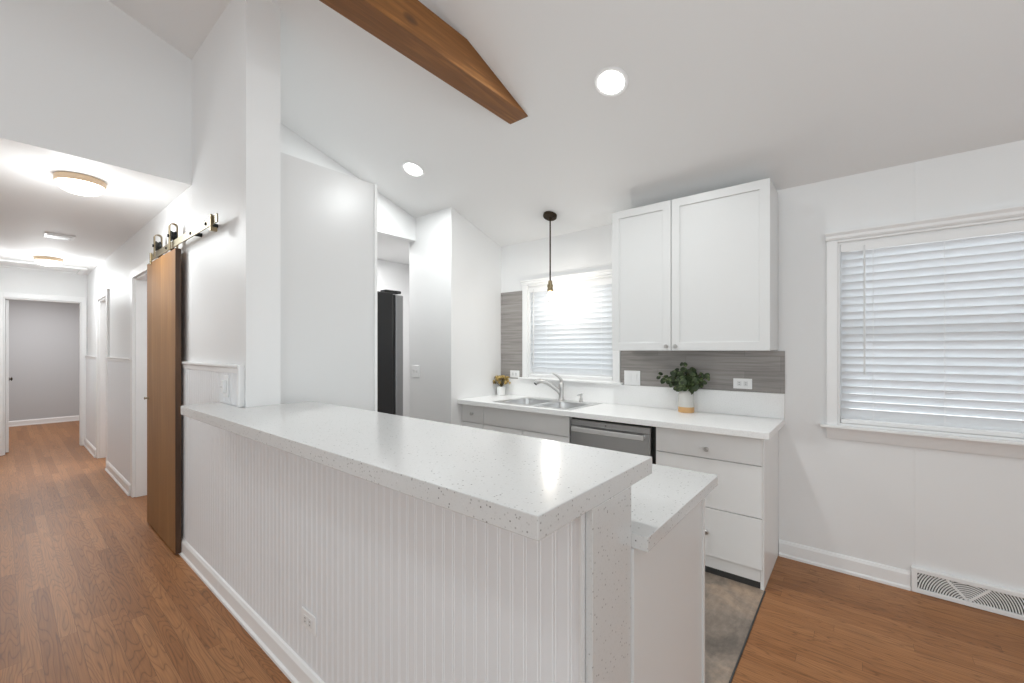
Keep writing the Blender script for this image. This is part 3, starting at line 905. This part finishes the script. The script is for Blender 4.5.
MB().tube([(1.862, 2.62, 0.54), (1.91, 2.64, 0.54), (1.91, 3.26, 0.54), (1.862, 3.28, 0.54)], 0.011, 10).build('handle', M['steel'], d, smooth=True)
box(1.776, 1.794, 2.56, 3.34, 0.06, 1.765).build('door_gasket', M['black'], t)
for a in (2.56, 3.27):
    box(1.72, 1.85, a, a + 0.07, 1.776, 1.796).build('hinge_cover', M['black'], t, bevel=0.004)

# ------------------------------------------------------------------ vase with eucalyptus
VX, VY, VZ = 3.20, 0.975, 0.9145
t = thing('eucalyptus_vase', (VX, VY, VZ), 'grey and tan ceramic vase of green eucalyptus on the counter', 'vase')
MB().lathe([(0.0, 0.0), (0.052, 0.0), (0.0555, 0.004), (0.0555, 0.041)], (VX, VY, VZ), 36, cap=False).build('glazed_foot', M['terracotta'], t, smooth=True)
MB().lathe([(0.0555, 0.041), (0.0555, 0.125), (0.052, 0.142), (0.040, 0.154), (0.030, 0.160), (0.029, 0.170), (0.026, 0.170), (0.026, 0.150), (0, 0.148)], (VX, VY, VZ), 36, cap=False).build('vase_body', M['ceramic'], t, smooth=True)
rs = random.Random(11)
stems = MB(); leaves = MB()


def leaf(mb, c, n, size, roll):
    """round cupped leaf with thickness-free curl: a small fan of quads"""
    n = n.normalized(); a = n.cross(Vector((0, 0, 1)))
    a = a.normalized() if a.length > 0.1 else Vector((1, 0, 0))
    b = n.cross(a).normalized()
    a, b = a * math.cos(roll) + b * math.sin(roll), b * math.cos(roll) - a * math.sin(roll)
    K = 10
    cv = mb.bm.verts.new(c - n * size * 0.12); cb = mb.bm.verts.new(c - n * size * 0.16)
    R1 = []; R2 = []
    for k in range(K):
        th = 2 * PI * k / K
        q = a * math.cos(th) * size * (1.1 if abs(math.cos(th)) > 0.9 else 1.0) + b * math.sin(th) * size * 0.82
        R1.append(mb.bm.verts.new(c + q)); R2.append(mb.bm.verts.new(c + q - n * size * 0.05))
    for k in range(K):
        j = (k + 1) % K
        mb.bm.faces.new((cv, R1[k], R1[j])); mb.bm.faces.new((cb, R2[j], R2[k])); mb.bm.faces.new((R1[k], R2[k], R2[j], R1[j]))


# direction (dx, dy), height, length for each sprig; +y is towards the sink
sprigs = [(-0.01, 0.19, 0.135, 1), (0.0, -0.15, 0.125, 1), (-0.03, 0.01, 0.20, 1), (-0.05, 0.085, 0.13, 1), (-0.05, -0.08, 0.13, 1), (0.02, 0.055, 0.16, 1),
          (0.02, -0.055, 0.155, 1), (-0.06, 0.02, 0.10, 1), (-0.035, -0.12, 0.09, 1), (-0.03, 0.12, 0.085, 1), (0.01, -0.11, 0.15, 1), (-0.05, -0.03, 0.16, 1)]
for dx, dy, hz, _ in sprigs:
    P = []
    for k in range(7):
        f = k / 6
        P.append(Vector((VX + dx * f ** 1.3, VY + dy * f ** 1.2, VZ + 0.150 + hz * (f - 0.18 * f * f * (abs(dy) > 0.1)))))
    stems.tube(P, [0.0022 - 0.0002 * k for k in range(7)], 6)
    for k in range(2, 7):
        d_ = (P[k] - P[k - 1]).normalized()
        for s_ in (-1, 1):
            side = d_.cross(Vector((rs.uniform(-1, 1), rs.uniform(-1, 1), rs.uniform(-1, 1)))).normalized()
            sz = rs.uniform(0.020, 0.031) * (1.15 - 0.06 * k)
            nrm = (Vector((-0.9, rs.uniform(-0.8, 0.4), rs.uniform(-0.2, 0.9))) + side * 0.5)
            leaf(leaves, P[k] + side * sz * 0.95 + Vector((-0.006, 0, 0)), nrm, sz, rs.uniform(0, PI))
stems.build('stems', M['stem'], t, smooth=True)
leaves.build('foliage', M['leaf'], t, smooth=True)

# small pot of golden blossoms
PX, PY, PZ = 3.215, 2.785, 0.9145
t = thing('blossom_pot', (PX, PY, PZ), 'small white pot of golden blossoms in the counter corner', 'flower pot')
MB().lathe([(0, 0), (0.036, 0), (0.040, 0.004), (0.043, 0.085), (0.040, 0.088), (0.038, 0.08), (0, 0.078)], (PX, PY, PZ), 28, cap=False).build('pot', M['pot'], t, smooth=True)
fl = MB(); st = MB()
for k in range(58):
    th = rs.uniform(0, 2 * PI); ph = rs.uniform(0.05, 1.65)
    R = rs.uniform(0.05, 0.094)
    p = Vector((PX + R * math.sin(ph) * math.cos(th) * 0.85, PY + R * math.sin(ph) * math.sin(th) * 1.05 - 0.003, PZ + 0.125 + R * math.cos(ph) * 0.9))
    p.y = min(p.y, 2.853); p.x = min(p.x, 3.268)
    st.tube([(PX, PY, PZ + 0.079), (p + Vector((PX, PY, PZ + 0.10))) / 2, p], 0.0011, 5)
    nrm = (p - Vector((PX, PY, PZ + 0.10))) + Vector((-0.03, -0.02, 0.01))
    for q in range(4):
        off = Vector((rs.uniform(-1, 1), rs.uniform(-1, 1), rs.uniform(-1, 1))) * 0.010
        pp = p + off; pp.y = min(pp.y, 2.853); pp.x = min(pp.x, 3.270)
        leaf(fl, pp, nrm + off * 3, rs.uniform(0.008, 0.014), rs.uniform(0, PI))
st.build('stems', M['stem'], t)
fl.build('blossoms', M['bloom'], t, smooth=True)

# ------------------------------------------------------------------ ceiling beam
zb0, zb1 = 2.838, 3.018


def xs(z):                                    # where the sloping ceiling meets height z
    return XW - (z - 2.44) * 3.0


pts = [(xs(zb0) - 0.004, zb0), (xs(zb1) - 0.004, zb1), (2 * XR - xs(zb1) + 0.004, zb1), (2 * XR - xs(zb0) + 0.004, zb0)]
tag(MB().prism(pts, 'y', 1.599, 1.751).build('ceiling_beam', M['beam'], bevel=0.004), 'dark stained timber beam crossing under the sloping ceiling', 'beam')

# ------------------------------------------------------------------ lamps
TH = math.atan(1 / 3.0)


def disc(name, loc, watts, dia, colour, parent):
    l = bpy.data.lights.new(name, 'AREA'); l.shape = 'DISK'; l.size = dia; l.energy = watts; l.color = colour
    o = bpy.data.objects.new(name, l); COL.objects.link(o); o.parent = parent; o.location = loc
    return o


def recessed(x, y, watts, label):
    t = thing('recessed_light', (x, y, zc(x) - 0.001), label, 'ceiling light', 'recessed kitchen ceiling lights', (0, TH, 0))
    MB().lathe([(0.094, -0.0002), (0.094, -0.003), (0.086, -0.009), (0.073, -0.004), (0.073, -0.0002)], (0, 0, 0), 40).build('trim_ring', M['plate'], t, smooth=True, local=True)
    MB().lathe([(0, -0.0075), (0.05, -0.0072), (0.070, -0.0055)], (0, 0, 0), 40, cap=False).build('light_disc', M['led'], t, smooth=True, local=True)
    disc('downlight', (0, 0, -0.014), watts, 0.13, (0.96, 1.0, 0.995), t)
    return t


recessed(2.122, 1.043, 16, 'round recessed light in the sloping ceiling beside the timber beam end')
recessed(2.126, 2.783, 16, 'round recessed light in the sloping ceiling near the fridge nook')


def flush(x, y, r, label, watts):
    t = thing('flush_ceiling_light', (x, y, ZH), label, 'ceiling light', 'flush hall ceiling lights')
    MB().lathe([(r * 0.9, -0.0005), (r, -0.004), (r, -0.035), (r * 0.965, -0.04), (r * 0.93, -0.038), (r * 0.93, -0.0005)], (x, y, ZH), 48).build('rim', M['dome_rim'], t, smooth=True)
    MB().lathe([(r * 0.945, -0.036), (r * 0.93, -0.052), (r * 0.80, -0.073), (r * 0.55, -0.088), (r * 0.25, -0.096), (0, -0.098)], (x, y, ZH), 48, cap=False).build('glass_dome', M['dome'], t, smooth=True)
    point('dome_glow', (0, 0, -0.30), watts * 0.6, 0.15, (0.94, 0.99, 1.0), t)
    disc('dome_light', (0, 0, -0.105), watts * 0.4, 0.2, (0.94, 0.99, 1.0), t)
    return t


flush(0.325, 3.80, 0.118, 'tan rimmed dome light on the hall ceiling near the hall mouth', 16)
flush(0.365, 7.35, 0.118, 'tan rimmed dome light near the bedroom end of the hall ceiling', 19)

t = thing('smoke_detector', (0.36, 5.86, ZH), 'white rectangular vent cover between the two hall dome lights', 'ceiling vent')
box(0.26, 0.46, 5.76, 5.96, ZH - 0.012, ZH - 0.0005).build('frame', M['trim'], t, bevel=0.004)
for k in range(5):
    box(0.28, 0.44, 5.785 + k * 0.034, 5.800 + k * 0.034, ZH - 0.018, ZH - 0.0122).build('louver', M['receptacle'], t)
t.name = 'ceiling_vent'
t = thing('attic_hatch', (0.2, 8.1, ZH), 'white framed hatch in the ceiling at the bedroom end of the hall', 'hatch')
MB().grid('z', ZH - 0.018, ZH - 0.0005, (-0.32, 0.74, 7.9, 8.5), [(-0.26, 0.68, 7.96, 8.44)]).build('frame', M['trim'], t, bevel=0.003)
box(-0.258, 0.678, 7.962, 8.438, ZH - 0.008, ZH - 0.0005).build('lid', M['wall'], t)

# pendant above the sink
NX, NY = 3.02, 2.055
NZ = zc(NX)
t = thing('pendant_lamp', (NX, NY, NZ), 'thin bronze rod pendant with a bare glowing bulb above the sink', 'pendant lamp')
c = MB().lathe([(0.060, -0.0008), (0.060, -0.018), (0.055, -0.024), (0.0, -0.026)], (0, 0, 0), 32)
cn = c.build('canopy', M['bronze'], t, smooth=True, local=True); cn.rotation_euler = (0, TH, 0)
for k in (-1, 1):
    MB().lathe([(0.006, -0.0255), (0.006, -0.029), (0, -0.031)], (0, k * 0.038, 0), 12).build('screw', M['bolt'], cn, smooth=True, local=True)
MB().lathe([(0.016, NZ - 0.022), (0.012, NZ - 0.05), (0.0065, NZ - 0.054), (0.0065, 1.94), (0.0, 1.94)], (NX, NY, 0), 16, cap=False).build('rod', M['bronze'], t, smooth=True)
MB().lathe([(0.0, 1.972), (0.013, 1.970), (0.017, 1.962), (0.018, 1.940), (0.025, 1.933), (0.026, 1.914), (0.022, 1.910), (0.022, 1.900), (0.026, 1.896), (0.026, 1.880), (0.019, 1.876), (0, 1.876)], (NX, NY, 0), 24, cap=False).build('socket', M['brass'], t, smooth=True)
bl = MB().lathe([(0.012, 1.8755), (0.015, 1.866), (0.023, 1.848), (0.026, 1.830), (0.022, 1.812), (0.011, 1.800), (0, 1.797)], (NX, NY, 0), 24, cap=False).build('bulb', M['bulb'], t, smooth=True)
point('bulb_glow', (0, 0, 1.885 - NZ - 0.06 - 0.085), 4.8, 0.03, (1, 0.96, 0.9), t)

# lights of the rooms off the hall, with added fill in bedroom and nook
area('bedroom_fill', (0.4, 10.4, 2.40), (0, 0, 0), 0.5, 0.5, 34)  # unseen fill added to lift the bedroom wall
area('side_room_lamp', (1.45, 7.2, 2.40), (0, 0, 0), 0.4, 0.4, 18)
area('bath_lamp', (1.45, 5.2, 2.40), (0, 0, 0), 0.4, 0.4, 8)
area('nook_fill', (2.5, 3.95, 2.42), (0, 0, 0), 0.3, 0.3, 12)  # unseen fill added to brighten the wall above the fridge

# ------------------------------------------------------------------ barn door and its track
DX0, DX1, DY0, DY1 = 0.738, 0.770, 3.49, 4.335
t = thing('barn_door', (0.756, 3.9, 0), 'brown oak sliding barn door hung in the hall by the bar', 'door')
box(DX0, DX1, DY0 + 0.004, DY1, 0.016, 2.045).build('slab', M['door_wood'], t, bevel=0.001)
box(DX0 + 0.0005, DX1 - 0.0005, DY0, DY0 + 0.0036, 0.016, 2.045).build('edge_band', M['door_edge'], t)
for hy in (3.585, 4.02):
    # inverted U strap over the wheel, feet on the top edge of the door
    m = MB()
    outer, inner = [], []
    for k in range(17):
        q = PI * k / 16
        outer.append((0.747 - 0.0235 * math.cos(q), 2.203 + 0.0235 * math.sin(q)))
        inner.append((0.747 - 0.0185 * math.cos(q), 2.203 + 0.0185 * math.sin(q)))
    m.prism([(0.7235, 2.046)] + outer + [(0.7705, 2.046), (0.7655, 2.046)] + inner[::-1] + [(0.7285, 2.046)], 'y', hy - 0.02, hy + 0.02)
    m.build('hanger_strap', M['brass'], t, bevel=0.001)
    wv = MB().lathe([(0.0, 0.733), (0.036, 0.733), (0.036, 0.738), (0.030, 0.741), (0.030, 0.751), (0.036, 0.754), (0.036, 0.760), (0, 0.760)], (0, hy, 2.140), 28, 'x', cap=False).build('wheel', M['bolt'], t, smooth=True)
    MB().lathe([(0.0, 0.715), (0.011, 0.715), (0.011, 0.7225), (0, 0.7225)], (0, hy, 2.140), 14, 'x', cap=False).build('axle_bolt', M['bolt'], wv, smooth=True)
d = MB().lathe([(0.012, 0.0), (0.012, -0.004), (0.006, -0.006), (0.006, -0.02), (0.012, -0.024), (0, -0.028)], (DX0, DY1 - 0.05, 0.995), 14, 'x').build('pull_knob', M['brass'], t, smooth=True)
t = thing('barn_door_track', (0.755, 3.45, 2.05), 'champagne metal sliding door rail bolted to the hall wall', 'door track')
box(0.7425, 0.7495, 2.67, 4.245, 2.062, 2.1085).build('rail', M['rail'], t, bevel=0.001)
for by in (2.86, 3.16, 3.75, 4.12):
    MB().lathe([(0.012, 0.75), (0.012, XH - 0.0005)], (0, by, 2.085), 14, 'x').build('standoff', M['bolt'], t, smooth=True)
    MB().lathe([(0.0, 0.735), (0.009, 0.736), (0.010, 0.7424)], (0, by, 2.085), 6, 'x', cap=False).build('bolt', M['bolt'], t)
for by in (2.745, 4.20):
    m = MB(); m.box(0.731, 0.742, by - 0.012, by + 0.012, 2.045, 2.115); m.box(0.731, 0.764, by - 0.012, by + 0.012, 2.025, 2.047)
    m.build('end_stop', M['brass'], t, bevel=0.002)

# ------------------------------------------------------------------ baseboard register
RY0, RY1 = -0.234, -0.996
t = thing('floor_register', (3.3, -0.6, 0), 'white baseboard heat register with curved slots under the window', 'vent')
xr = 3.286
box(xr + 0.010, XW - 0.0005, RY1 + 0.01, RY0 - 0.01, 0.004, 0.13).build('backing', M['dark_slot'], t)
fm = MB().grid('x', xr - 0.003, xr + 0.0235, (RY1, RY0, 0.0015, 0.138), [(RY1 + 0.025, RY0 - 0.025, 0.026, 0.114)])
fm.build('frame', M['trim'], t, bevel=0.003)
Wd = abs(RY1 - RY0) - 0.05; Hh = 0.088
mid = Wd / 2
U0 = RY0 - 0.025


def clip(u, v):
    return 0 <= u <= Wd and 0 <= v <= Hh


def strip(mb, pts, hw):
    """flat raised bar through 2-D points (u to the viewer's right, v up)"""
    for (u0, v0), (u1, v1) in zip(pts, pts[1:]):
        L = math.hypot(u1 - u0, v1 - v0)
        if L < 1e-6:
            continue
        nx, nv = -(v1 - v0) / L * hw, (u1 - u0) / L * hw
        q = [(u0 + nx, v0 + nv), (u1 + nx, v1 + nv), (u1 - nx, v1 - nv), (u0 - nx, v0 - nv)]
        mb.prism([(U0 - a, 0.026 + b) for a, b in q], 'x', xr + 0.002, xr + 0.009)


apex = (0.196, 0.0); tri = 0.080


def side_of(u, v):
    """-1 panel before the V, 0 inside the V, 1 after"""
    k = v / Hh * tri
    return -1 if u < apex[0] - k else (1 if u > apex[0] + k else 0)


arcs = MB()
for cx, cy, want, radii in [(apex[0], -0.02, q, [0.024 + 0.0105 * k for k in range(54)]) for q in (-1, 0, 1)]:
    for R in radii:
        run = []
        for k in range(0, 91):
            a = math.radians(2 * k)
            u, v = cx + R * math.cos(a), cy + R * math.sin(a)
            if clip(u, v) and side_of(u, v) == want:
                run.append((u, v))
            else:
                if len(run) > 1:
                    strip(arcs, run[::2] + [run[-1]], 0.0026)
                run = []
        if len(run) > 1:
            strip(arcs, run[::2] + [run[-1]], 0.0026)
arcs.build('curved_louvers', M['trim'], t)
vd = MB()
strip(vd, [(apex[0], 0.0), (apex[0] - tri, Hh)], 0.0055); strip(vd, [(apex[0], 0.0), (apex[0] + tri, Hh)], 0.0055)
bmesh.ops.translate(vd.bm, verts=vd.bm.verts[:], vec=(-0.0035, 0, 0))
vd.build('divider', M['trim'], t)
